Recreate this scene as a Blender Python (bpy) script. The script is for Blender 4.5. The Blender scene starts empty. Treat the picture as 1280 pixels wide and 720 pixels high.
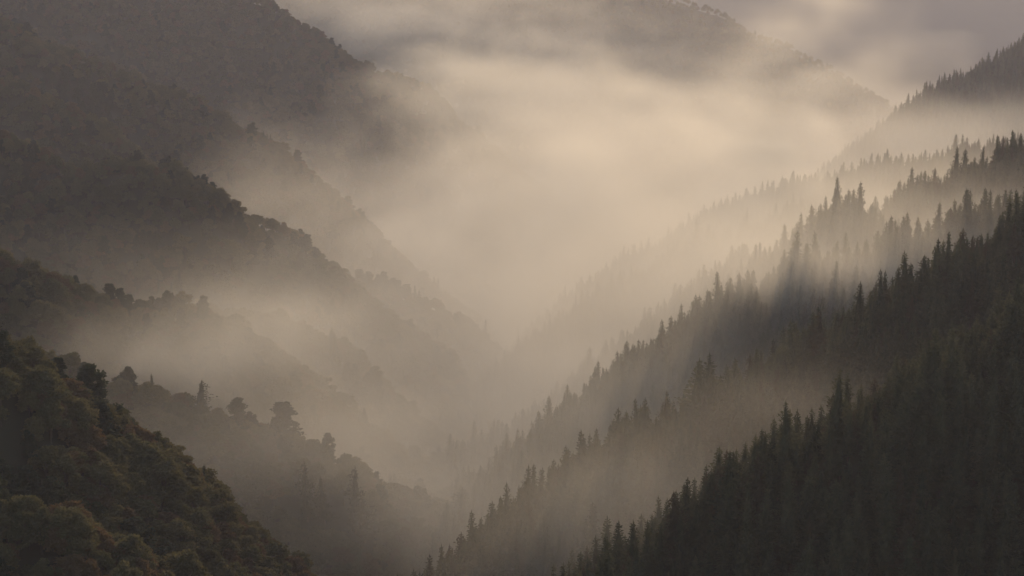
import bpy, math, random
import numpy as np
from mathutils import Vector, Matrix

SC = bpy.context.scene
COL = SC.collection
rng = np.random.default_rng(11)
random.seed(5)

# ------------------------------------------------------------------ camera
FPX = 2388.0                     # focal length in photo pixels (1280 wide), 30 degrees across
PITCH = math.atan(460 / FPX)     # looking down a little
cam = bpy.data.cameras.new('camera')
cam.angle = 2 * math.atan(640 / FPX)
cam.clip_start = 1.0
cam.clip_end = 40000.0
camo = bpy.data.objects.new('camera', cam)
COL.objects.link(camo)
camo.rotation_euler = (math.pi / 2 - PITCH, 0, 0)
SC.camera = camo

# ------------------------------------------------------------------ sky, sun, exposure
SUN_EL, SUN_AZ = math.radians(13.0), math.radians(12.0)
world = bpy.data.worlds.new('World')
SC.world = world
world.use_nodes = True
wn = world.node_tree.nodes
sky = wn.new('ShaderNodeTexSky')
sky.sky_type = 'NISHITA'
sky.sun_disc = False
sky.sun_elevation = SUN_EL
sky.sun_rotation = SUN_AZ
sky.dust_density = 1.4
sky.ozone_density = 0.9
sky.air_density = 1.0
wn['Background'].inputs['Strength'].default_value = 0.15
world.node_tree.links.new(sky.outputs[0], wn['Background'].inputs['Color'])

sun = bpy.data.lights.new('sun', 'SUN')
sun.energy = 2.0
sun.angle = math.radians(0.5)
sun.color = (1.0, 0.695, 0.41)
suno = bpy.data.objects.new('sun', sun)
COL.objects.link(suno)
sdir = Vector((math.sin(SUN_AZ) * math.cos(SUN_EL), math.cos(SUN_AZ) * math.cos(SUN_EL), math.sin(SUN_EL)))
suno.rotation_euler = sdir.to_track_quat('Z', 'Y').to_euler()

SC.view_settings.view_transform = 'Standard'
SC.view_settings.look = 'None'
SC.view_settings.exposure = 0.24
SC.view_settings.gamma = 1.0
SC.cycles.use_denoising = True
SC.cycles.use_adaptive_sampling = True
SC.cycles.adaptive_threshold = 0.02
SC.cycles.volume_bounces = 1
SC.cycles.max_bounces = 3
SC.cycles.diffuse_bounces = 1
SC.cycles.glossy_bounces = 1
SC.cycles.transmission_bounces = 1
SC.cycles.volume_step_rate = 2.0
SC.cycles.volume_max_steps = 256

# ------------------------------------------------------------------ helpers
CP, SP = math.cos(PITCH), math.sin(PITCH)

def world_at(px, py, Y):
    """The place at distance Y (metres ahead) seen at photo pixel (px, py)."""
    u, v = (px - 640) / FPX, (360 - py) / FPX
    dy, dz = CP + v * SP, -SP + v * CP
    t = Y / dy
    return (u * t, Y, dz * t)

def to_pix(x, y, z):
    d = y * CP - z * SP
    v = (y * SP + z * CP) / d
    return 640 + FPX * x / d, 360 - FPX * v, d

def mesh_obj(name, verts, faces, mats, parent=None, mat_idx=None, smooth=False):
    me = bpy.data.meshes.new(name)
    me.from_pydata(verts, [], faces)
    for m in mats:
        me.materials.append(m)
    if mat_idx is not None:
        me.polygons.foreach_set('material_index', mat_idx)
    if smooth:
        me.polygons.foreach_set('use_smooth', [True] * len(me.polygons))
    me.update()
    o = bpy.data.objects.new(name, me)
    if parent is not None:
        o.parent = parent
    COL.objects.link(o)
    return o

# ------------------------------------------------------------------ materials
def leaf_material(name, c1, c2, noise=0.7, trans=0.4):
    m = bpy.data.materials.new(name)
    m.use_nodes = True
    nt = m.node_tree
    N, L = nt.nodes, nt.links
    for n in list(N):
        N.remove(n)
    out = N.new('ShaderNodeOutputMaterial')
    inf = N.new('ShaderNodeObjectInfo')
    tc = N.new('ShaderNodeTexCoord')
    nz = N.new('ShaderNodeTexNoise')
    nz.inputs['Scale'].default_value = noise
    L.new(tc.outputs['Object'], nz.inputs['Vector'])
    add = N.new('ShaderNodeMath'); add.operation = 'MULTIPLY_ADD'
    L.new(inf.outputs['Random'], add.inputs[0]); add.inputs[1].default_value = 0.55
    mr = N.new('ShaderNodeMapRange')
    mr.inputs['From Min'].default_value = 0.3; mr.inputs['From Max'].default_value = 0.7
    mr.inputs['To Min'].default_value = 0.0; mr.inputs['To Max'].default_value = 0.45
    L.new(nz.outputs['Fac'], mr.inputs['Value'])
    L.new(mr.outputs[0], add.inputs[2])
    mix = N.new('ShaderNodeMix'); mix.data_type = 'RGBA'
    L.new(add.outputs[0], mix.inputs['Factor'])
    mix.inputs['A'].default_value = (*c1, 1); mix.inputs['B'].default_value = (*c2, 1)
    d = N.new('ShaderNodeBsdfDiffuse'); t = N.new('ShaderNodeBsdfTranslucent')
    L.new(mix.outputs['Result'], d.inputs['Color']); L.new(mix.outputs['Result'], t.inputs['Color'])
    ms = N.new('ShaderNodeMixShader'); ms.inputs[0].default_value = trans
    L.new(d.outputs[0], ms.inputs[1]); L.new(t.outputs[0], ms.inputs[2])
    L.new(ms.outputs[0], out.inputs['Surface'])
    return m

M_CEDAR = leaf_material('cedar_needles', (0.032, 0.044, 0.028), (0.130, 0.125, 0.070))
M_CEDAR_BROWN = leaf_material('cedar_needles_browned', (0.060, 0.055, 0.035), (0.100, 0.078, 0.048))
M_GREEN = leaf_material('broad_leaves_green', (0.080, 0.078, 0.036), (0.160, 0.140, 0.064), 0.9)
M_OLIVE = leaf_material('broad_leaves_olive', (0.100, 0.092, 0.042), (0.190, 0.155, 0.070), 0.9)
M_RUST = leaf_material('broad_leaves_rust', (0.120, 0.078, 0.042), (0.190, 0.125, 0.062), 0.9)
M_PINE = leaf_material('pine_needles', (0.035, 0.048, 0.030), (0.070, 0.078, 0.040))

def bark_material(name, c1, c2):
    m = bpy.data.materials.new(name)
    m.use_nodes = True
    N, L = m.node_tree.nodes, m.node_tree.links
    b = N['Principled BSDF']
    nz = N.new('ShaderNodeTexNoise'); nz.inputs['Scale'].default_value = 4.0
    tc = N.new('ShaderNodeTexCoord')
    mp = N.new('ShaderNodeMapping'); mp.inputs['Scale'].default_value = (3, 3, 0.4)
    L.new(tc.outputs['Object'], mp.inputs['Vector']); L.new(mp.outputs[0], nz.inputs['Vector'])
    mix = N.new('ShaderNodeMix'); mix.data_type = 'RGBA'
    L.new(nz.outputs['Fac'], mix.inputs['Factor'])
    mix.inputs['A'].default_value = (*c1, 1); mix.inputs['B'].default_value = (*c2, 1)
    L.new(mix.outputs['Result'], b.inputs['Base Color'])
    b.inputs['Roughness'].default_value = 1.0
    b.inputs['Specular IOR Level'].default_value = 0.0
    return m

M_BARK = bark_material('bark', (0.07, 0.05, 0.035), (0.14, 0.10, 0.075))
M_SOIL = bark_material('forest_floor', (0.035, 0.032, 0.020), (0.075, 0.062, 0.035))

# ------------------------------------------------------------------ the mountains
# Each ridge: name, distance-bearing treetop line (photo pixel x, y, metres away), side slope, stand kind, words for labels
RIDGES = [
 ('r1', [(600,760,400),(650,722,405),(705,690,410),(790,650,420),(870,592,430),(960,548,440),(985,512,445),(1045,470,450),(1110,448,455),(1180,412,460),(1265,352,470),(1400,270,480),(1700,110,500)], .88, 'cedar', 'the nearest right slope'),
 ('r2', [(470,800,540),(575,720,545),(615,690,550),(655,665,555),(695,622,560),(728,560,565),(770,545,570),(815,505,580),(845,500,585),(875,462,590),(930,448,600),(990,430,605),(1040,385,615),(1095,345,620),(1180,303,630),(1280,262,645),(1420,190,660),(1700,60,690)], .88, 'cedar', 'the second right slope'),
 ('r3', [(480,740,700),(545,690,710),(600,610,720),(640,570,730),(680,540,735),(720,500,740),(770,470,750),(815,455,755),(860,412,765),(890,362,770),(916,345,775),(955,320,785),(1004,302,790),(1060,292,800),(1113,282,810),(1171,266,820),(1240,248,830),(1400,200,850),(1700,80,880)], .88, 'cedar', 'the third right slope'),
 ('r4', [(500,590,930),(560,560,935),(620,520,940),(665,492,945),(700,470,950),(750,442,960),(782,420,965),(820,400,975),(870,350,985),(925,312,1000),(970,290,1010),(1016,274,1020),(1040,262,1022),(1090,258,1030),(1100,232,1040),(1150,215,1050),(1197,195,1060),(1235,183,1070),(1270,165,1080),(1400,110,1110),(1700,0,1150)], .88, 'cedar', 'the dark upper right ridge'),
 ('knoll', [(1022,275,935),(1034,258,938),(1046,246,940),(1062,248,942),(1080,246,945),(1098,280,950)], .88, 'cedar', 'the small knoll with the dark clump'),
 ('r5', [(620,470,1250),(700,400,1280),(760,350,1300),(820,310,1320),(870,285,1335),(920,266,1350),(984,248,1365),(1021,234,1380),(1070,224,1395),(1122,217,1410),(1200,200,1430),(1400,150,1480)], .88, 'cedar', 'the pale ridge behind the clump'),
 ('r6', [(800,300,1650),(900,250,1680),(960,228,1700),(1021,211,1720),(1100,192,1740),(1160,184,1760),(1220,174,1780),(1300,160,1800),(1450,120,1850)], .88, 'cedar', 'the faint tree line right of the glow'),
 ('r7', [(960,280,2150),(1040,225,2200),(1090,170,2220),(1130,135,2240),(1149,114,2250),(1175,96,2260),(1216,82,2280),(1257,58,2300),(1330,20,2350),(1500,-60,2450)], .88, 'cedar', 'the rounded far right hill'),
 ('l0', [(-200,610,430),(-60,615,440),(30,625,445),(80,655,450),(130,695,455),(190,760,460),(260,860,465)], .88, 'mixed', 'the dark bottom left corner slope'),
 ('l1', [(-250,330,520),(-80,370,530),(0,408,540),(30,435,545),(60,460,550),(110,470,560),(145,510,565),(165,540,570),(200,558,575),(245,585,585),(285,610,590),(318,650,595),(345,700,600),(385,780,610)], 1.15, 'mixed', 'the nearest left ridge'),
 ('l2', [(60,440,740),(130,465,745),(190,478,750),(245,488,755),(320,505,760),(355,530,765),(450,592,770),(520,640,775),(590,700,780)], .62, 'mixed', 'the misty lower left shoulder'),
 ('l3', [(200,400,1020),(270,405,1030),(345,408,1040),(400,435,1050),(440,465,1055),(500,505,1060),(545,550,1065),(580,610,1070),(600,680,1075)], 1.15, 'mixed', 'the glowing left shoulder'),
 ('l4', [(-250,210,850),(-80,275,860),(0,300,865),(50,312,870),(100,330,875),(140,345,880),(175,362,885),(215,357,890),(250,380,895),(275,405,900),(310,450,905),(350,520,910)], .88, 'mixed', 'the shadowed left spur'),
 ('l5', [(-200,80,1200),(-60,130,1210),(50,165,1220),(90,186,1225),(160,192,1230),(200,212,1240),(228,245,1250),(300,285,1260),(345,288,1270),(370,312,1280),(385,350,1290),(410,430,1300)], .88, 'mixed', 'the middle left spur'),
 ('l5b', [(-100,60,1500),(30,109,1510),(75,131,1520),(110,165,1530),(160,215,1540),(230,290,1550)], .88, 'mixed', 'the small upper left rib'),
 ('l5c', [(360,300,1500),(420,330,1510),(480,345,1520),(540,370,1530),(590,410,1540),(630,460,1550)], .88, 'mixed', 'the veiled valley shoulder'),
 ('l6', [(-200,-60,1700),(-60,-20,1710),(0,8,1720),(56,38,1730),(150,79,1740),(206,109,1750),(262,139,1760),(311,169,1770),(345,225,1780),(385,270,1790),(430,330,1800),(480,420,1810)], .88, 'mixed', 'the upper left ridge'),
 ('l7', [(60,-120,2300),(200,-60,2320),(330,-2,2340),(385,25,2360),(402,42,2370),(430,66,2380),(480,90,2400),(520,108,2410),(535,135,2420),(560,200,2430),(600,300,2440)], .88, 'mixed', 'the topmost left ridge'),
 ('f1', [(100,-60,3200),(560,-45,3250),(700,-38,3300),(800,-22,3300),(890,4,3300),(930,30,3320),(1000,60,3340),(1040,78,3350),(1080,105,3360),(1120,145,3370),(1170,200,3380),(1220,260,3400)], .88, 'mixed', 'the distant mountain'),
 ('f2', [(-600,-300,7000),(200,-240,7000),(700,-150,7000),(1000,-80,7000),(1280,-60,7000),(1900,-160,7000)], .88, 'cedar', 'the farthest range'),
]
FLOOR_Z = -430.0
TREE_H = {'cedar': 18.0, 'mixed': 12.5}
# how much lower still the ground lies where tall trees crowd behind a crest: (pixel x, metres)
LOWER = {'r1': ((650, 4), (950, 8), (1110, 3), (1180, 5), (1700, 4)), 'r2': ((600, 9), (720, 4), (870, 1), (1100, -2), (1700, 0)),
         'r3': ((600, 12), (720, 11), (800, 16), (870, 6), (950, 0), (1150, -4), (1700, 0)), 'r4': ((640, 4), (750, 10), (870, 5), (950, -1), (1700, 2)),
         'l1': ((0, -3), (80, 0), (140, 5), (200, 8), (260, 9), (385, 12)), 'l2': ((100, 3), (300, 4), (400, 5), (450, 11), (600, 12))}
CREST = []
for nm, pts, s, stand, words in RIDGES:
    P = np.array([world_at(*p) for p in pts])
    P[:, 2] -= TREE_H[stand]
    if nm in LOWER:
        P[:, 2] -= np.interp([p[0] for p in pts], *zip(*LOWER[nm]))
    CREST.append(P)

def vnoise(x, y, seed):
    """smooth value noise on arrays"""
    xi, yi = np.floor(x).astype(np.int64), np.floor(y).astype(np.int64)
    fx, fy = x - xi, y - yi
    fx, fy = fx * fx * (3 - 2 * fx), fy * fy * (3 - 2 * fy)
    def h(a, b):
        n = (a * 374761393 + b * 668265263 + seed * 974711) & 0x7fffffff
        n = ((n ^ (n >> 13)) * 1274126177) & 0x7fffffff
        return ((n ^ (n >> 16)) & 0xffff) / 65535.0
    return (h(xi, yi) * (1 - fx) + h(xi + 1, yi) * fx) * (1 - fy) + (h(xi, yi + 1) * (1 - fx) + h(xi + 1, yi + 1) * fx) * fy

def terrain(x, y, which=False):
    x = np.asarray(x, float); y = np.asarray(y, float)
    best = np.full(x.shape, FLOOR_Z)
    K = 3.0
    acc = np.exp(np.zeros(x.shape))         # log-sum relative to the floor
    hs = [np.full(x.shape, FLOOR_Z)]
    ds = []
    for i, P in enumerate(CREST):
        s = RIDGES[i][2]
        h = np.full(x.shape, -9e3); dd = np.full(x.shape, 9e3)
        for a, b in zip(P[:-1], P[1:]):
            ab = b[:2] - a[:2]
            L2 = ab @ ab
            t = np.clip(((x - a[0]) * ab[0] + (y - a[1]) * ab[1]) / L2, 0, 1)
            d = np.hypot(x - a[0] - t * ab[0], y - a[1] - t * ab[1])
            # gullies run down the flanks
            z = a[2] + t * (b[2] - a[2]) - s * (np.sqrt(d * d + 64) - 8)
            m = z > h
            h = np.where(m, z, h); dd = np.where(m, d, dd)
        hs.append(h); ds.append(dd)
    # the hillside the camera looks from
    hs.append(-14 - 0.75 * np.hypot(np.maximum(np.abs(x) - 60, 0), np.abs(y + 15)))
    H = np.stack(hs)
    mx = H.max(0)
    z = mx + K * np.log(np.exp((H - mx) / K).sum(0)) - 0.0
    z = z + (vnoise(x / 95 + 7, y / 80, 21) - .5) * np.where((x < y * -.03) & (y > 640), 30.0, 5.0) * np.clip((y - 300) / 200, 0, 1)
    lump = (vnoise(x / 42, y / 42, 3) - .5) * 7 + (vnoise(x / 17, y / 17, 4) - .5) * 3.0
    z = z + lump * np.clip((np.abs(y) - 60) / 200, 0.1, 1)
    if which:
        k = H[1:-1].argmax(0)
        d = np.take_along_axis(np.stack(ds), k[None], 0)[0]
        return z, k, d
    return z

def spaced(lo, hi, segs):
    out = [lo]
    while out[-1] < hi:
        out.append(out[-1] + segs(out[-1]))
    return np.array(out)
ys = spaced(-400, 9500, lambda y: 9 if y < 2600 else (22 if y < 4000 else 80))
xr = spaced(0, 4200, lambda x: 9 if x < 800 else (30 if x < 1500 else 90))
xs = np.concatenate([-xr[:0:-1], xr])
X, Y = np.meshgrid(xs, ys)
Z = terrain(X, Y)
nx, ny = len(xs), len(ys)
idx = np.arange(nx * ny).reshape(ny, nx)
quads = np.stack([idx[:-1, :-1], idx[:-1, 1:], idx[1:, 1:], idx[1:, :-1]], -1).reshape(-1, 4)
me = bpy.data.meshes.new('mountain_terrain')
me.vertices.add(nx * ny)
me.vertices.foreach_set('co', np.stack([X, Y, Z], -1).ravel().astype(np.float32))
me.loops.add(quads.size)
me.loops.foreach_set('vertex_index', quads.ravel().astype(np.int32))
me.polygons.add(len(quads))
me.polygons.foreach_set('loop_start', np.arange(0, quads.size, 4, dtype=np.int32))
me.polygons.foreach_set('use_smooth', np.ones(len(quads), bool))
me.update(calc_edges=True)
me.materials.append(M_SOIL)
ter = bpy.data.objects.new('mountain_terrain', me)
ter['kind'] = 'structure'
COL.objects.link(ter)

# ------------------------------------------------------------------ tree shapes (metres, base at the origin)
def rot_basis(d):
    d = Vector(d).normalized()
    u = d.orthogonal().normalized()
    return d, u, d.cross(u)

def tuft(V, F, c, d, length, width, twist):
    """one pointed spray of leaves: a bent kite with two faces"""
    d, u, w = rot_basis(d)
    s = u * math.cos(twist) + w * math.sin(twist)
    n = d.cross(s)
    c = Vector(c)
    k = len(V)
    V += [tuple(c - d * length * .45), tuple(c + s * width * .5 + n * width * .12),
          tuple(c + d * length * .6 - n * width * .15), tuple(c - s * width * .5 + n * width * .12)]
    F += [(k, k + 1, k + 2), (k, k + 2, k + 3)]

def tube(V, F, p0, p1, r0, r1, n=5):
    d, u, w = rot_basis(Vector(p1) - Vector(p0))
    k = len(V)
    for p, r in ((p0, r0), (p1, r1)):
        for i in range(n):
            a = 2 * math.pi * i / n
            V.append(tuple(Vector(p) + (u * math.cos(a) + w * math.sin(a)) * r))
    for i in range(n):
        j = (i + 1) % n
        F.append((k + i, k + j, k + n + j, k + n + i))

def cedar_shape(seed, H, R, tip=0.85, clump=1.0):
    r = random.Random(seed)
    CV, CF, TV, TF = [], [], [], []
    lean = (r.uniform(-.25, .25), r.uniform(-.25, .25))
    axis = lambda z: Vector((lean[0] * z / H, lean[1] * z / H, z))
    tube(TV, TF, axis(-1.2), axis(H * .45), 0.34, 0.22, 6)
    tube(TV, TF, axis(H * .45), axis(H * .97), 0.22, 0.03, 5)
    z0 = H * r.uniform(.10, .2)
    z = z0
    lobes = [(r.uniform(0, 6.28), r.uniform(.75, 1.25), r.uniform(0, 1)) for _ in range(7)]
    while z < H * .99:
        t = (z - z0) / (H - z0)
        rad = R * (1 - t) ** tip * (0.55 + .45 * min(1, t * 6 + .3)) + 0.12
        rad *= 1 + .22 * math.sin(z * 2.1 + seed) * clump
        nb = max(3, int(4 + rad * 3.2))
        a0 = r.uniform(0, 6.28)
        for b in range(nb):
            a = a0 + 6.283 * b / nb + r.uniform(-.3, .3)
            lob = 1 + .22 * clump * sum(math.cos(a - la) * ls * (1 if abs(t - lt) < .18 else 0) for la, ls, lt in lobes)
            L = max(.15, rad * lob * r.uniform(.72, 1.18))
            droop = -0.25 - .35 * (1 - t)
            nseg = max(1, int(L / .55))
            p0 = axis(z)
            for q in range(nseg):
                f = (q + .8) / nseg
                up = droop * f * L + .35 * f * f * L
                p = p0 + Vector((math.cos(a) * L * f, math.sin(a) * L * f, up))
                for _ in range(2):
                    dd = Vector((math.cos(a + r.uniform(-.7, .7)), math.sin(a + r.uniform(-.7, .7)), r.uniform(-.35, .75)))
                    pp = p + Vector((r.uniform(-.18, .18), r.uniform(-.18, .18), r.uniform(-.2, .2)))
                    s = r.uniform(.55, 1.0) * (1.0 - .35 * t)
                    tuft(CV, CF, pp, dd, s, s * .5, r.uniform(-.6, .6) + 1.57)
        z += r.uniform(.36, .55) * (1 if t < .8 else .7)
    tuft(CV, CF, axis(H), (0, 0, 1), 1.3, .25, 0); tuft(CV, CF, axis(H * .985), (.05, 0, 1), 1.2, .3, 1.5)
    # dense inner mass of old sprays round the trunk
    k = len(CV); n = 7; rings = 9
    for i in range(rings + 1):
        t = i / rings
        for j in range(n):
            a = 6.283 * j / n + i * .4
            rr = (R * (1 - t) ** tip * .55) * r.uniform(.75, 1.15) + .02
            p = axis(z0 + (H * .97 - z0) * t)
            CV.append((p.x + math.cos(a) * rr, p.y + math.sin(a) * rr, p.z))
    for i in range(rings):
        for j in range(n):
            a, b = k + i * n + j, k + i * n + (j + 1) % n
            CF += [(a, b, b + n), (a, b + n, a + n)]
    return CV, CF, TV, TF

def leaf_cloud(CV, CF, r, c, rx, rz, n, size, flat=.0):
    c = Vector(c)
    # rough inner mass
    k = len(CV); nl, nr = 4, 7
    CV.append((c.x, c.y, c.z - rz * .62))
    for i in range(1, nl):
        ph = math.pi * i / nl
        for j in range(nr):
            a = 6.283 * j / nr + i
            q = r.uniform(.55, .82)
            CV.append((c.x + rx * q * math.sin(ph) * math.cos(a), c.y + rx * q * math.sin(ph) * math.sin(a), c.z - rz * q * math.cos(ph)))
    CV.append((c.x, c.y, c.z + rz * .7))
    top = len(CV) - 1
    for j in range(nr):
        j2 = (j + 1) % nr
        CF.append((k, k + 1 + j2, k + 1 + j))
        for i in range(nl - 2):
            a, b = k + 1 + i * nr + j, k + 1 + i * nr + j2
            CF += [(a, b, b + nr), (a, b + nr, a + nr)]
        CF.append((top, k + 1 + (nl - 2) * nr + j, k + 1 + (nl - 2) * nr + j2))
    for _ in range(n):
        v = Vector((r.gauss(0, 1), r.gauss(0, 1), r.gauss(0, 1) + .35)).normalized()
        q = r.uniform(.72, 1.28)
        p = c + Vector((v.x * rx * q, v.y * rx * q, v.z * rz * q))
        d = (v + Vector((r.uniform(-.9, .9), r.uniform(-.9, .9), r.uniform(-.6, .8)))).normalized()
        d.z *= 1 - flat
        s = size * r.uniform(.7, 1.3)
        tuft(CV, CF, p, d, s, s * .75, r.uniform(0, 6.28))

def broadleaf_shape(seed, H, R, leaf=.55):
    r = random.Random(seed)
    CV, CF, TV, TF = [], [], [], []
    tube(TV, TF, (0, 0, -1.2), (r.uniform(-.2, .2), r.uniform(-.2, .2), H * .38), .26, .17, 6)
    n = r.randint(17, 22)
    for i in range(n):
        a = i * 2.4 + r.uniform(-.4, .4)
        f = math.sqrt((i + .4) / n)
        rr = R * .80 * f * r.uniform(.75, 1.2)
        zz = H * (.84 - .42 * f ** 2.2) + r.uniform(-.12, .10) * H
        c = (math.cos(a) * rr, math.sin(a) * rr, zz)
        s = R * r.uniform(.20, .36)
        tube(TV, TF, (0, 0, H * r.uniform(.25, .38)), (c[0] * .8, c[1] * .8, c[2] - .2), .12, .04, 4)
        leaf_cloud(CV, CF, r, c, s, s * r.uniform(.65, .9), int(170 * (s / 1.4) ** 1.5 / (leaf / .55) ** 2), leaf)
    return CV, CF, TV, TF

def pine_shape(seed, H, R):
    r = random.Random(seed)
    CV, CF, TV, TF = [], [], [], []
    lean = (r.uniform(-1, 1), r.uniform(-1, 1))
    ax = lambda z: Vector((lean[0] * (z / H) ** 2, lean[1] * (z / H) ** 2, z))
    for i in range(5):
        tube(TV, TF, ax(H * i / 5 - (1.2 if i == 0 else 0)), ax(H * (i + 1) / 5), .3 * (1 - i * .18), .3 * (.82 - i * .18), 5)
    z = H * .38
    a = r.uniform(0, 6)
    while z < H:
        t = (z - H * .38) / (H * .62)
        for _ in range(3 if t < .85 else 2):
            a += 2.2 + r.uniform(-.4, .4)
            L = R * (1 - t * .72) * r.uniform(.55, 1.15)
            tip = ax(z) + Vector((math.cos(a) * L, math.sin(a) * L, r.uniform(.0, .5)))
            tube(TV, TF, ax(z - .3), tip, .1, .03, 4)
            for f in (.4, .68, .96):
                c = ax(z).lerp(tip, f)
                leaf_cloud(CV, CF, r, (c.x + r.uniform(-.3, .3), c.y + r.uniform(-.3, .3), c.z + r.uniform(-.2, .45)), R * .24 * (1.15 - t * .4) * r.uniform(.8, 1.2), r.uniform(.45, .75), 46, .6, .2)
        z += r.uniform(.07, .10) * H
    leaf_cloud(CV, CF, r, tuple(ax(H)), R * .28, .6, 60, .5)
    return CV, CF, TV, TF

# variants: (kind, colour word, shape words, crown material, (CV, CF, TV, TF), nominal height, half width)
VAR = []
def variant(kind, colour, crown_mat, shape, H, R):
    VAR.append(dict(kind=kind, colour=colour, mat=crown_mat, shape=shape, H=H, R=R))
variant('cedar', 'dark green', M_CEDAR, cedar_shape(1, 16, 2.7), 16, 2.7)
variant('cedar', 'dark green', M_CEDAR, cedar_shape(2, 14, 2.6, .75, 1.3), 14, 2.6)
variant('cedar', 'dark green', M_CEDAR, cedar_shape(3, 18, 3.1, .95), 18, 3.1)
variant('cedar', 'dark green', M_CEDAR, cedar_shape(4, 12, 2.5, .7, 1.5), 12, 2.5)
variant('cedar', 'brownish', M_CEDAR_BROWN, cedar_shape(5, 15, 2.8, .8, 1.2), 15, 2.8)
variant('broadleaf', 'green', M_GREEN, broadleaf_shape(11, 11, 4.2), 11, 4.2)
variant('broadleaf', 'green', M_GREEN, broadleaf_shape(12, 9.5, 3.7), 9.5, 3.7)
variant('broadleaf', 'olive', M_OLIVE, broadleaf_shape(13, 12, 4.4), 12, 4.4)
variant('broadleaf', 'olive', M_OLIVE, broadleaf_shape(14, 9, 3.4), 9, 3.4)
variant('broadleaf', 'rust tinted', M_RUST, broadleaf_shape(15, 10, 3.8), 10, 3.8)
variant('pine', 'dark', M_PINE, pine_shape(21, 14, 4.0), 14, 4.0)
variant('pine', 'dark', M_PINE, pine_shape(22, 12, 3.6), 12, 3.6)
OF_KIND = {k: [i for i, v in enumerate(VAR) if v['kind'] == k] for k in ('cedar', 'broadleaf', 'pine')}

def make_mesh(name, V, F, mats, mi=None):
    me = bpy.data.meshes.new(name)
    me.from_pydata(V, [], F)
    for m in mats:
        me.materials.append(m)
    if mi is not None:
        me.polygons.foreach_set('material_index', mi)
    me.update()
    return me
for v in VAR:
    CV, CF, TV, TF = v['shape']
    v['crown'] = make_mesh('crown', CV, CF, [v['mat']])
    v['trunk'] = make_mesh('trunk', TV, TF, [M_BARK])
    n = len(CV)
    v['V'] = CV + TV
    v['F'] = CF + [tuple(i + n for i in f) for f in TF]
    v['MI'] = [0] * len(CF) + [1] * len(TF)
    v['whole'] = make_mesh(v['kind'] + '_tree', v['V'], v['F'], [v['mat'], M_BARK], v['MI'])

# ------------------------------------------------------------------ planting
CX, CY = [], []
y = 330.0
row = 0
while y < 3650:
    st = 4.4 if y < 1150 else (5.6 if y < 1900 else (7.0 if y < 2700 else 9.0))
    half = y * .268 * 1.22 + 25
    xx = np.arange(-half, half, st)
    CX.append(xx + (row % 2) * st / 2 + rng.uniform(-.36, .36, len(xx)) * st)
    CY.append(y + rng.uniform(-.36, .36, len(xx)) * st)
    y += st
    row += 1
tx, ty = np.concatenate(CX), np.concatenate(CY)
tz, tk, td = terrain(tx, ty, True)
px, py, dp = to_pix(tx, ty, tz)
stand = np.array([RIDGES[k][3] == 'mixed' for k in tk])
side_left = stand
u = rng.random(len(tx))
patch = vnoise(tx / 45, ty / 45, 8)
patch2 = vnoise(tx / 25, ty / 25, 9)
kind = np.where(~side_left, 0, np.where(patch2 > .93, 0, np.where((patch > .86) | (u < .03), 2, 1)))   # 0 cedar 1 broadleaf 2 pine
# broad crowns need more room
keep = (kind == 0) | (u > .36) | (ty > 1900) & (u > .3) | (u < .05)
keep &= vnoise(tx / 9 + 40, ty / 9, 31) > .10
# out of sight behind the land: drop (seen along rays from the camera, with room to spare)
az = tx / ty
ab = np.clip(((az + .42) / .84 * 600).astype(int), 0, 599)
steps = spaced(250, 3700, lambda y: 6 + y * .006)
AZ = (np.arange(600) + .5) / 600 * .84 - .42
GX = AZ[None] * steps[:, None]; GY = np.repeat(steps[:, None], 600, 1)
el = terrain(GX, GY) / GY
run = np.maximum.accumulate(el, 0)
si = np.clip(np.searchsorted(steps, ty) - 2, 0, len(steps) - 1)
top_el = (tz + 22) / ty
keep &= top_el > run[si, ab] - .02
keep &= (py > -160) & (py < 1150)
tx, ty, tz, tk, td, px, py, dp, kind, u = [a[keep] for a in (tx, ty, tz, tk, td, px, py, dp, kind, u)]
n = len(tx)
kn = ('cedar', 'broadleaf', 'pine')
tv = np.array([rng.choice(OF_KIND[kn[k]], p=None if k else [.24, .26, .18, .18, .14]) for k in kind])
ts = np.clip(rng.normal(1.0, .17, n), .55, 1.4)
ts[(kind > 0) & (ty > 1900)] *= 1.15
ts[ty > 2700] *= .8
# along the crests tall clusters alternate with low young trees, so the sun comes through
gap = (kind == 0) & (td < 18) & (ty < 1500)
clus = vnoise(tx / 9 + 11, ty / 60, 77)
ts = np.where(gap & (clus > .5), ts * .55, np.where(gap & (clus < .3), ts * 1.12, ts))
ta = rng.uniform(0, 6.283, n)

# standing-out trees of the photograph: (pixel x of tip, pixel y of tip, distance, kind, height)
SOLO = [
 (1034,246,938,'cedar',20),(1050,222,940,'cedar',26),(1061,238,940,'cedar',22),(1066,237,943,'cedar',20),(1077,228,944,'cedar',25),
 (1042,236,940,'cedar',22),(1056,243,938,'cedar',19),(1071,248,942,'cedar',18),(1087,256,946,'cedar',17),
 (871,274,1335,'cedar',26),(1209,237,822,'cedar',25),(1238,239,828,'cedar',25),(1194,168,1770,'cedar',27),
 (443,586,700,'cedar',27),(383,580,700,'cedar',24),(455,622,700,'cedar',18),(405,598,700,'cedar',18),(579,612,715,'cedar',24),(247,476,755,'cedar',16),(190,468,750,'cedar',14),(166,522,565,'cedar',9),
 (116,455,558,'pine',14),(352,503,765,'pine',14),(410,543,771,'pine',12),(70,450,552,'pine',13),(252,572,585,'cedar',9),
 (873,450,590,'cedar',21),(889,444,592,'cedar',22),(1240,326,610,'cedar',20),(1256,318,612,'cedar',22),
 (985,504,445,'cedar',20),(1270,346,470,'cedar',22),(1045,462,450,'cedar',20),(1186,290,630,'cedar',20),
]
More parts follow.
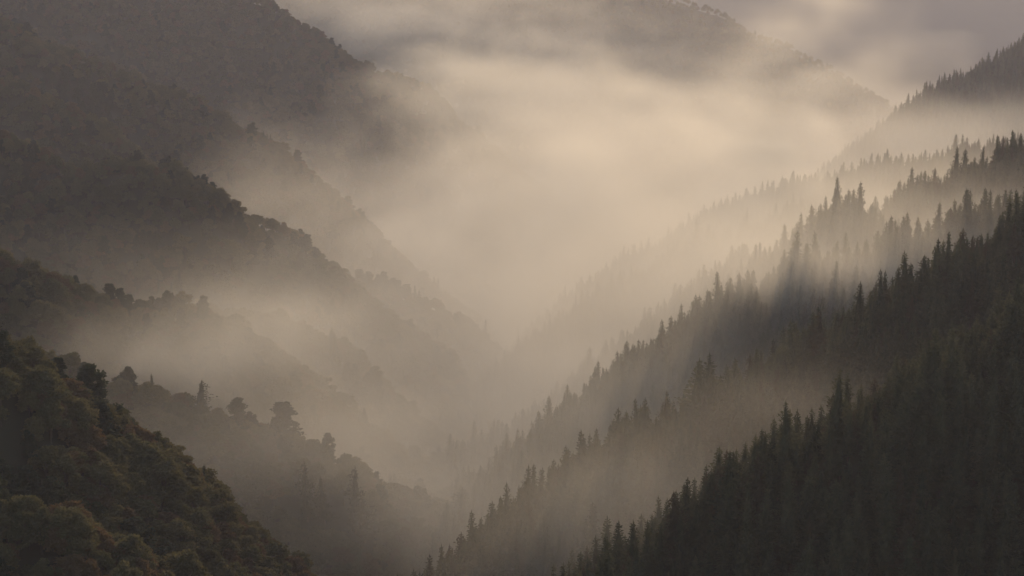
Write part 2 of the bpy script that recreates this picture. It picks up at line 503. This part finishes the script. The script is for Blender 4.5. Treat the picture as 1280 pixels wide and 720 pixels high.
for sx_, sy_, sd, sk, sh in SOLO:
    cand = [world_at(sx_, sy_, sd + d) for d in range(-60, 61, 2)]
    gz = terrain(np.array([c[0] for c in cand]), np.array([c[1] for c in cand]))
    wx, wy, wz = min(zip(cand, gz), key=lambda cg: abs(cg[0][2] - cg[1] - sh) + abs(cg[0][1] - sd) * .05)[0]
    g, gk, gd = terrain(np.array([wx]), np.array([wy]), True)
    vi = OF_KIND[sk][abs(int(sx_)) % (4 if sk == 'cedar' else 2)]
    base = wz - sh
    zz = float(g[0])
    # keep the tip where it is seen; the stem is as long as the ground asks, within reason
    hh = min(max(wz - zz, sh * .7), sh * 1.5)
    tx = np.append(tx, wx); ty = np.append(ty, wy); tz = np.append(tz, zz); tk = np.append(tk, gk[0]); td = np.append(td, gd[0])
    kind = np.append(kind, kn.index(sk)); tv = np.append(tv, vi); ts = np.append(ts, hh / VAR[vi]['H']); ta = np.append(ta, sx_ % 6)
    px_, py_, d_ = to_pix(wx, wy, zz)
    px = np.append(px, px_); py = np.append(py, py_); dp = np.append(dp, d_)
# room round the trees that stand clear
near_solo = np.zeros(len(tx), bool)
for q in range(len(SOLO)):
    i = len(tx) - len(SOLO) + q
    rad = 11.0 if q in (9, 13, 14, 17) else 4.0
    near_solo |= np.hypot(tx - tx[i], ty - ty[i]) < rad
near_solo[-len(SOLO):] = False
tx, ty, tz, tk, td, px, py, dp, kind, tv, ts, ta = [a[~near_solo] for a in (tx, ty, tz, tk, td, px, py, dp, kind, tv, ts, ta)]
n = len(tx)
print('trees', n, 'cedar', (kind == 0).sum(), 'broadleaf', (kind == 1).sum(), 'pine', (kind == 2).sum())

# which trees show largest in the picture: a coarse depth sweep, nearest first
BW, BH = 640, 360
buf = np.zeros((BH, BW), bool)
show = np.zeros(n, int)
Hs = np.array([VAR[v]['H'] for v in tv]) * ts
Rs = np.array([VAR[v]['R'] for v in tv]) * ts
tpx, tpy, tdp = to_pix(tx, ty, tz + Hs)
for i in np.argsort(ty):
    x, yb, yt = px[i] / 2, py[i] / 2, tpy[i] / 2
    w = max(.6, Rs[i] * FPX / tdp[i] / 2)
    if x + w < 0 or x - w >= BW or yt >= BH or yb < 0:
        continue
    for (f0, f1, wf) in (((0, .33, .35), (.33, .66, .7), (.66, 1.0, .9)) if kind[i] == 0 else ((0, .5, .9), (.5, 1., .9))):
        a, b = max(0, int(yt + (yb - yt) * f0)), min(BH, int(yt + (yb - yt) * f1) + 1)
        c, d = max(0, int(x - w * wf + .5)), min(BW, int(x + w * wf + .5) + 1)
        if a < b and c < d:
            s = buf[a:b, c:d]
            show[i] += s.size - int(s.sum())
            s[:] = True
tilt = rng.normal(0, .04, (n, 2))
wid = rng.uniform(.85, 1.4, n)
solo = np.zeros(n, bool); solo[-len(SOLO):] = True
single = np.zeros(n, bool)
for k in range(3):
    ids = np.nonzero((kind == k) & (show > 3) & (tpx > 2) & (tpx < 1278) & (tpy < 705) & (tpy > 0))[0]
    ids = sorted(ids, key=lambda i: (-int(solo[i]), -show[i]))[:298]
    single[ids] = True

# ------------------------------------------------------------------ single trees, each a thing with crown and trunk
ORD = ['', 'second ', 'third ', 'fourth ', 'fifth ', 'sixth ', 'seventh ', 'eighth ', 'ninth ', 'tenth ']
labels = {}
ids = np.nonzero(single)[0]
KW = {0: 'conifer', 1: 'broadleaf tree', 2: 'pine'}
for k in range(3):
    for r_ in range(len(RIDGES)):
        words = RIDGES[r_][4]
        g = [i for i in ids if kind[i] == k and tk[i] == r_]
        crest = sorted([i for i in g if td[i] < 9], key=lambda i: tpx[i])
        face = [i for i in g if td[i] >= 9]
        for q, i in enumerate(crest):
            form = 'bushy' if wid[i] > 1.2 else ('slim' if wid[i] < 1.02 else 'upright')
            size = 'tall' if ts[i] > 1.12 else ('short' if ts[i] < .88 else 'mid-sized')
            col = VAR[tv[i]]['colour']
            if q < 10:
                labels[i] = f"{ORD[q]}{KW[k]} from the left along the top of {words}"
            elif len(crest) - 1 - q < 10:
                labels[i] = f"{ORD[len(crest) - 1 - q]}{KW[k]} from the right along the top of {words}"
            else:
                part = ('left', 'middle', 'right')[min(2, int(3 * (q - 10) / max(1, len(crest) - 20)))]
                labels[i] = f"{size} {form} {col} {KW[k]} on the {part} crest of {words}"
        if not face:
            continue
        qx = np.percentile([tpx[j] for j in face], [20, 40, 60, 80])
        for i in face:
            size = 'tall' if ts[i] > 1.12 else ('short' if ts[i] < .88 else 'mid-sized')
            wide = 'bushy' if wid[i] > 1.2 else ('slim' if wid[i] < 1.02 else 'upright')
            h5 = ('far left', 'left', 'middle', 'right', 'far right')[int(np.searchsorted(qx, tpx[i]))]
            v4 = 'below the crest' if td[i] < 16 else ('high' if td[i] < 32 else ('halfway' if td[i] < 60 else 'low'))
            labels[i] = f"{size} {wide} {VAR[tv[i]]['colour'].replace('dark green', 'dark').replace('rust tinted', 'rusty')} {KW[k]} {v4} {h5} of {words}"
SOLO_LABEL = {
 1: 'tallest conifer, on the left of the dark clump above the shafts', 4: 'tall pointed conifer at the right side of the dark clump', 0: 'leftmost conifer of the dark clump on the upper right ridge',
 8: 'low conifer just right of the dark clump', 9: 'lone pale conifer tip standing in the glowing mist', 13: 'lone pointed conifer in thin mist, left of the bottom centre',
 14: 'blurred conifer just left of the lone pointed one', 17: 'solitary conifer in mist left of the nearest right slope', 18: 'pointed conifer on the misty shoulder behind the nearest left ridge',
 19: 'faint small conifer left of the pointed one on the misty shoulder', 20: 'tiny dark conifer spire on the crest of the nearest left ridge', 21: 'spreading dark pine standing highest on the nearest left ridge',
 22: 'flat-topped pine rising from the misty lower left shoulder', 12: 'tallest tip in the faint tree line right of the glow'}
for q, t in SOLO_LABEL.items():
    labels[n - len(SOLO) + q] = t
for i in ids:
    if len(labels[i].split()) > 16:
        labels[i] = labels[i].replace('bushy ', '').replace('slim ', '').replace('upright ', '').replace('mid-sized ', '')
twins = {}
for i in ids:
    twins.setdefault(labels[i], []).append(i)
for t, g in twins.items():
    if len(g) in (2, 3):
        for w, i in zip(('left-hand', 'right-hand') if len(g) == 2 else ('left-hand', 'central', 'right-hand'), sorted(g, key=lambda i: tpx[i])):
            if len(t.split()) < 16:
                labels[i] = w + ' ' + t
GROUP = {0: 'conifers of the mountain forest', 1: 'broadleaf trees of the left slopes', 2: 'pines of the left slopes'}
for i in ids:
    v = VAR[tv[i]]
    nm = kn[kind[i]] + '_tree'
    s = float(ts[i])
    sc3 = (s * float(wid[i]), s * float(wid[i]), s)
    if ty[i] < 1150:
        o = bpy.data.objects.new(nm, None)
        o.empty_display_size = 2
        COL.objects.link(o)
        for part in ('trunk', 'crown'):
            c = bpy.data.objects.new(part, v[part])
            c.parent = o
            COL.objects.link(c)
    else:
        o = bpy.data.objects.new(nm, v['whole'])
        COL.objects.link(o)
    o.location = (tx[i], ty[i], tz[i])
    o.rotation_euler = (float(tilt[i, 0]), float(tilt[i, 1]), float(ta[i]))
    o.scale = sc3
    o['label'] = labels[i]
    o['category'] = 'tree'
    o['group'] = GROUP[kind[i]] + ' on ' + RIDGES[tk[i]][4]

# ------------------------------------------------------------------ the rest of the forest: one scattered mass per kind
def forest(name, kindno, label):
    vs = OF_KIND[kn[kindno]]
    V, F, MI, ROLE = [], [], [], []
    mats = []
    for q, vi in enumerate(vs):
        v = VAR[vi]
        if v['mat'] not in mats:
            mats.append(v['mat'])
        off = len(V)
        V += v['V']; F += [tuple(a + off for a in f) for f in v['F']]
        ROLE += [q] * len(v['V'])
        MI += [(-1 if m else mats.index(v['mat'])) for m in v['MI']]
    mats.append(M_BARK)
    MI = [len(mats) - 1 if m < 0 else m for m in MI]
    sel = np.nonzero((kind == kindno) & ~single)[0]
    nb = len(V)
    V += [(float(tx[i]), float(ty[i]), float(tz[i])) for i in sel]
    ROLE += [-1] * len(sel)
    me = bpy.data.meshes.new(name)
    me.from_pydata(V, [], F)
    for m in mats:
        me.materials.append(m)
    me.polygons.foreach_set('material_index', MI)
    def attr(nm, typ, data):
        a = me.attributes.new(nm, typ, 'POINT')
        a.data.foreach_set('value', data)
    attr('role', 'INT', ROLE)
    attr('pick', 'INT', [0] * nb + [vs.index(int(tv[i])) for i in sel])
    attr('size', 'FLOAT', [1.0] * nb + [float(ts[i]) for i in sel])
    attr('wide', 'FLOAT', [1.0] * nb + [float(wid[i]) for i in sel])
    attr('lean', 'FLOAT', [1.0] * nb + [float(tilt[i, 0]) for i in sel])
    attr('turn', 'FLOAT', [0.0] * nb + [float(ta[i]) for i in sel])
    me.update()
    o = bpy.data.objects.new(name, me)
    COL.objects.link(o)
    o['kind'] = 'stuff'; o['label'] = label; o['category'] = 'forest'
    ng = bpy.data.node_groups.new(name, 'GeometryNodeTree')
    ng.interface.new_socket('Geometry', in_out='INPUT', socket_type='NodeSocketGeometry')
    ng.interface.new_socket('Geometry', in_out='OUTPUT', socket_type='NodeSocketGeometry')
    N, L = ng.nodes, ng.links
    gi, go = N.new('NodeGroupInput'), N.new('NodeGroupOutput')
    def named(nm, typ):
        a = N.new('GeometryNodeInputNamedAttribute'); a.data_type = typ
        a.inputs['Name'].default_value = nm
        return a.outputs['Attribute']
    role = named('role', 'INT')
    g2i = []
    def sep(val):
        c = N.new('FunctionNodeCompare'); c.data_type = 'INT'; c.operation = 'EQUAL'
        L.new(role, c.inputs[2]); c.inputs[3].default_value = val
        s = N.new('GeometryNodeSeparateGeometry'); s.domain = 'POINT'
        L.new(gi.outputs[0], s.inputs['Geometry']); L.new(c.outputs[0], s.inputs['Selection'])
        return s.outputs['Selection']
    j = N.new('GeometryNodeGeometryToInstance')
    insts = []
    for q in reversed(range(len(vs))):
        t = N.new('GeometryNodeGeometryToInstance')
        L.new(sep(q), t.inputs[0]); insts.append(t.outputs[0])
    N.remove(j)
    jn = N.new('GeometryNodeJoinGeometry')
    for s in insts:
        L.new(s, jn.inputs[0])
    iop = N.new('GeometryNodeInstanceOnPoints')
    L.new(sep(-1), iop.inputs['Points']); L.new(jn.outputs[0], iop.inputs['Instance'])
    iop.inputs['Pick Instance'].default_value = True
    L.new(named('pick', 'INT'), iop.inputs['Instance Index'])
    cx = N.new('ShaderNodeCombineXYZ'); L.new(named('turn', 'FLOAT'), cx.inputs[2])
    L.new(cx.outputs[0], iop.inputs['Rotation'])
    L.new(named('lean', 'FLOAT'), cx.inputs[0])
    wm = N.new('ShaderNodeMath'); wm.operation = 'MULTIPLY'
    L.new(named('size', 'FLOAT'), wm.inputs[0]); L.new(named('wide', 'FLOAT'), wm.inputs[1])
    cs = N.new('ShaderNodeCombineXYZ')
    L.new(wm.outputs[0], cs.inputs[0]); L.new(wm.outputs[0], cs.inputs[1]); L.new(named('size', 'FLOAT'), cs.inputs[2])
    L.new(cs.outputs[0], iop.inputs['Scale'])
    L.new(iop.outputs[0], go.inputs[0])
    md = o.modifiers.new('scatter', 'NODES'); md.node_group = ng
    return o
forest('cedar_forest', 0, 'dense dark conifer forest covering the mountain spurs')
forest('broadleaf_forest', 1, 'autumn tinted broadleaf forest covering the left mountain slopes')
forest('pine_forest', 2, 'dark pines scattered through the left mountain slopes')

# ------------------------------------------------------------------ air: even haze over the whole valley
if True:
    x0, x1, y0, y1, z0, z1 = -4300, 4300, -450, 9600, FLOOR_Z - 15, 700
    V = [(x, y, z) for z in (z0, z1) for y in (y0, y1) for x in (x0, x1)]
    F = [(0, 2, 3, 1), (4, 5, 7, 6), (0, 1, 5, 4), (2, 6, 7, 3), (0, 4, 6, 2), (1, 3, 7, 5)]
    hm = bpy.data.materials.new('haze_air'); hm.use_nodes = True
    N, L = hm.node_tree.nodes, hm.node_tree.links
    for q in list(N):
        if q.type != 'OUTPUT_MATERIAL':
            N.remove(q)
    pv = N.new('ShaderNodeVolumePrincipled')
    pv.inputs['Color'].default_value = (0.78, 0.80, 0.97, 1)
    pv.inputs['Density'].default_value = 0.00008
    pv.inputs['Anisotropy'].default_value = 0.35
    L.new(pv.outputs[0], N['Material Output'].inputs['Volume'])
    hz = mesh_obj('haze', V, F, [hm])
    hz['kind'] = 'stuff'; hz['label'] = 'thin even haze filling the air of the valley'; hz['category'] = 'haze'

# ------------------------------------------------------------------ mist lying in the valley
# (pixel x, pixel y, distance) of the middle, half sizes across / along / up in metres, thickness
BLOBS = [
 (780, 270, 2000, 260, 600, 90, .0008),
 (820, 330, 1250, 150, 90, 55, .0022),
 (900, 170, 2500, 200, 400, 70, .0006),
 (900, 60, 3000, 800, 200, 110, .0009),
 (640, 330, 1600, 240, 500, 110, .0008),
 (620, 110, 2500, 260, 500, 90, .0004),
 (450, 330, 1500, 240, 300, 80, .0009),
 (1180, 170, 2000, 260, 150, 35, .0018),
 (760, 420, 1150, 170, 160, 70, .0016),
 (940, 300, 1180, 220, 110, 50, .0034),
 (850, 385, 880, 130, 50, 44, .0095),
 (560, 25, 2930, 260, 150, 100, .0020),
 (430, 610, 815, 70, 34, 40, .0050),
 (380, 560, 800, 60, 30, 30, .0030),
 (430, 620, 733, 55, 9, 34, .0170),
 (500, 50, 2650, 260, 160, 110, .0011),
 (1120, 330, 770, 90, 30, 18, .0050),
 (370, 590, 675, 95, 35, 45, .0044),
 (240, 340, 1050, 150, 90, 70, .0005),
 (700, 470, 1050, 120, 60, 40, .0030),
 (600, 600, 820, 120, 120, 60, .0018),
 (450, 600, 850, 110, 100, 60, .0010),
 (300, 420, 830, 50, 40, 20, .0120),
 (220, 445, 800, 60, 35, 14, .0090),
 (420, 480, 980, 200, 120, 70, .0011),
 (1130, 245, 1180, 200, 70, 36, .0040),
 (1180, 285, 930, 120, 40, 26, .0060),
 (980, 520, 520, 60, 22, 15, .0040),
 (840, 640, 480, 70, 25, 18, .0050),
]
# torn streaks and a curl drifting in front of the main bank
BLOBS += [(905, 192, 1290, 22, 30, 12, .0100), (940, 186, 1290, 22, 30, 12, .0130), (972, 196, 1290, 20, 30, 12, .0150), (995, 214, 1290, 16, 30, 14, .0150), (1010, 234, 1290, 14, 30, 12, .0120)]
_r = random.Random(4)
for k in range(30):
    bx, by = _r.uniform(430, 960), _r.uniform(80, 330)
    bd = _r.uniform(1350, 1900)
    L_, n_ = _r.uniform(22, 42), _r.randint(3, 5)
    sl = _r.choice([_r.uniform(.25, 1.1), _r.uniform(.25, 1.1), _r.uniform(-.9, -.2)])
    for q in range(n_):
        BLOBS.append((bx + q * L_ * 1.3, by - q * L_ * sl * 1.3, bd, L_, 60, _r.uniform(12, 19), _r.uniform(.0012, .0032)))
# mist drifting close in front of the tree rows, where the sun comes through the gaps
for ridge_no, p0, p1, step, back, drop, ra, ry, rz, dens in (
        (2, 590, 1090, 62, 26, 16, 34, 19, 26, .0085), (3, 680, 1000, 60, 30, 16, 44, 22, 28, .0085),
        (1, 640, 860, 75, 22, 22, 30, 15, 20, .0070), (2, 1130, 1290, 70, 22, 20, 34, 14, 18, .0050)):
    lp = RIDGES[ridge_no][1]
    for bx in range(p0, p1, step):
        by = float(np.interp(bx, [p[0] for p in lp], [p[1] for p in lp]))
        bd = float(np.interp(bx, [p[0] for p in lp], [p[2] for p in lp]))
        BLOBS.append((bx, by + drop / bd * FPX, bd - back, ra, ry, rz, dens))
if True:
    mm = bpy.data.materials.new('mist_air'); mm.use_nodes = True
    N, L = mm.node_tree.nodes, mm.node_tree.links
    for q in list(N):
        if q.type != 'OUTPUT_MATERIAL':
            N.remove(q)
    pv = N.new('ShaderNodeVolumePrincipled')
    pv.inputs['Color'].default_value = (0.98, 0.95, 0.88, 1)
    pv.inputs['Density'].default_value = 1.0
    pv.inputs['Anisotropy'].default_value = 0.4
    L.new(pv.outputs[0], N['Material Output'].inputs['Volume'])
    vd = bpy.data.volumes.new('mist')
    mo = bpy.data.objects.new('mist', vd)
    COL.objects.link(mo)
    mo['kind'] = 'stuff'; mo['label'] = 'soft banks of sunlit mist lying between the spurs'; mo['category'] = 'mist'
    vd.materials.append(mm)
    vd.render.clipping = 0.00002
    ng = bpy.data.node_groups.new('mist', 'GeometryNodeTree')
    ng.interface.new_socket('Geometry', in_out='INPUT', socket_type='NodeSocketGeometry')
    ng.interface.new_socket('Geometry', in_out='OUTPUT', socket_type='NodeSocketGeometry')
    N, L = ng.nodes, ng.links
    gi, go = N.new('NodeGroupInput'), N.new('NodeGroupOutput')
    vc = N.new('GeometryNodeVolumeCube')
    lo, hi = (-800, 400, -430), (900, 3500, 0)
    VOX = 10.5
    vc.inputs['Min'].default_value = lo; vc.inputs['Max'].default_value = hi
    for a, b, c in zip('XYZ', lo, hi):
        vc.inputs['Resolution ' + a].default_value = int((c - b) / VOX)
    pos = N.new('GeometryNodeInputPosition')
    def noise(scale, detail, stretch, seed):
        vm = N.new('ShaderNodeVectorMath'); vm.operation = 'MULTIPLY_ADD'
        L.new(pos.outputs[0], vm.inputs[0]); vm.inputs[1].default_value = stretch; vm.inputs[2].default_value = (seed, seed, seed)
        t = N.new('ShaderNodeTexNoise'); t.inputs['Scale'].default_value = scale; t.inputs['Detail'].default_value = detail
        t.inputs['Roughness'].default_value = .6; t.inputs['Distortion'].default_value = .6
        L.new(vm.outputs[0], t.inputs['Vector'])
        return t.outputs[0]
    def math_(op, a, b, c=None):
        m = N.new('ShaderNodeMath'); m.operation = op
        for k, q in enumerate((a, b, c)):
            if q is None: continue
            if isinstance(q, (int, float)): m.inputs[k].default_value = q
            else: L.new(q, m.inputs[k])
        return m.outputs[0]
    wisp = noise(.0085, 7, (.7, .14, 2.1), 3.0)
    wv = N.new('ShaderNodeMapRange'); wv.interpolation_type = 'SMOOTHSTEP'
    L.new(wisp, wv.inputs['Value'])
    for a, b in (('From Min', .40), ('From Max', .64), ('To Min', .15), ('To Max', 2.3)):
        wv.inputs[a].default_value = b
    soft = noise(.022, 4, (1, .8, 1.6), 7.0)
    sv = N.new('ShaderNodeMapRange'); sv.interpolation_type = 'SMOOTHSTEP'
    L.new(soft, sv.inputs['Value'])
    for a, b in (('From Min', .34), ('From Max', .66), ('To Min', .45), ('To Max', 1.5)):
        sv.inputs[a].default_value = b
    near = 0.0
    total = None
    for (bx, by, bd, ra, rb, rc, dens) in BLOBS:
        c = world_at(bx, by, bd)
        s1 = N.new('ShaderNodeVectorMath'); s1.operation = 'SUBTRACT'; L.new(pos.outputs[0], s1.inputs[0]); s1.inputs[1].default_value = c
        s2 = N.new('ShaderNodeVectorMath'); s2.operation = 'DIVIDE'; L.new(s1.outputs[0], s2.inputs[0]); s2.inputs[1].default_value = (ra, rb, rc)
        s3 = N.new('ShaderNodeVectorMath'); s3.operation = 'DOT_PRODUCT'; L.new(s2.outputs[0], s3.inputs[0]); L.new(s2.outputs[0], s3.inputs[1])
        e = math_('EXPONENT', math_('MULTIPLY', s3.outputs['Value'], -1.3), 0)
        if bd < 1250 or bd > 2900:
            near = math_('MULTIPLY_ADD', e, dens, near)
        else:
            total = math_('MULTIPLY_ADD', e, dens, total if total is not None else 0.0)
    # thin layer that thickens towards the valley floor
    sx = N.new('ShaderNodeSeparateXYZ'); L.new(pos.outputs[0], sx.inputs[0])
    low = math_('EXPONENT', math_('DIVIDE', math_('ADD', sx.outputs[2], 330), -55.0), 0)
    low = math_('MINIMUM', low, 1.2)
    total = math_('MULTIPLY_ADD', low, .0011, total)
    dn = math_('MULTIPLY', total, wv.outputs[0])
    dn = math_('MULTIPLY_ADD', near, sv.outputs[0], dn)
    dn = math_('SUBTRACT', dn, .00012)
    dn = math_('MAXIMUM', dn, 0.0)
    L.new(dn, vc.inputs['Density'])
    sm = N.new('GeometryNodeSetMaterial'); sm.inputs['Material'].default_value = mm
    L.new(vc.outputs[0], sm.inputs[0])
    L.new(sm.outputs[0], go.inputs[0])
    md = mo.modifiers.new('mist', 'NODES'); md.node_group = ng
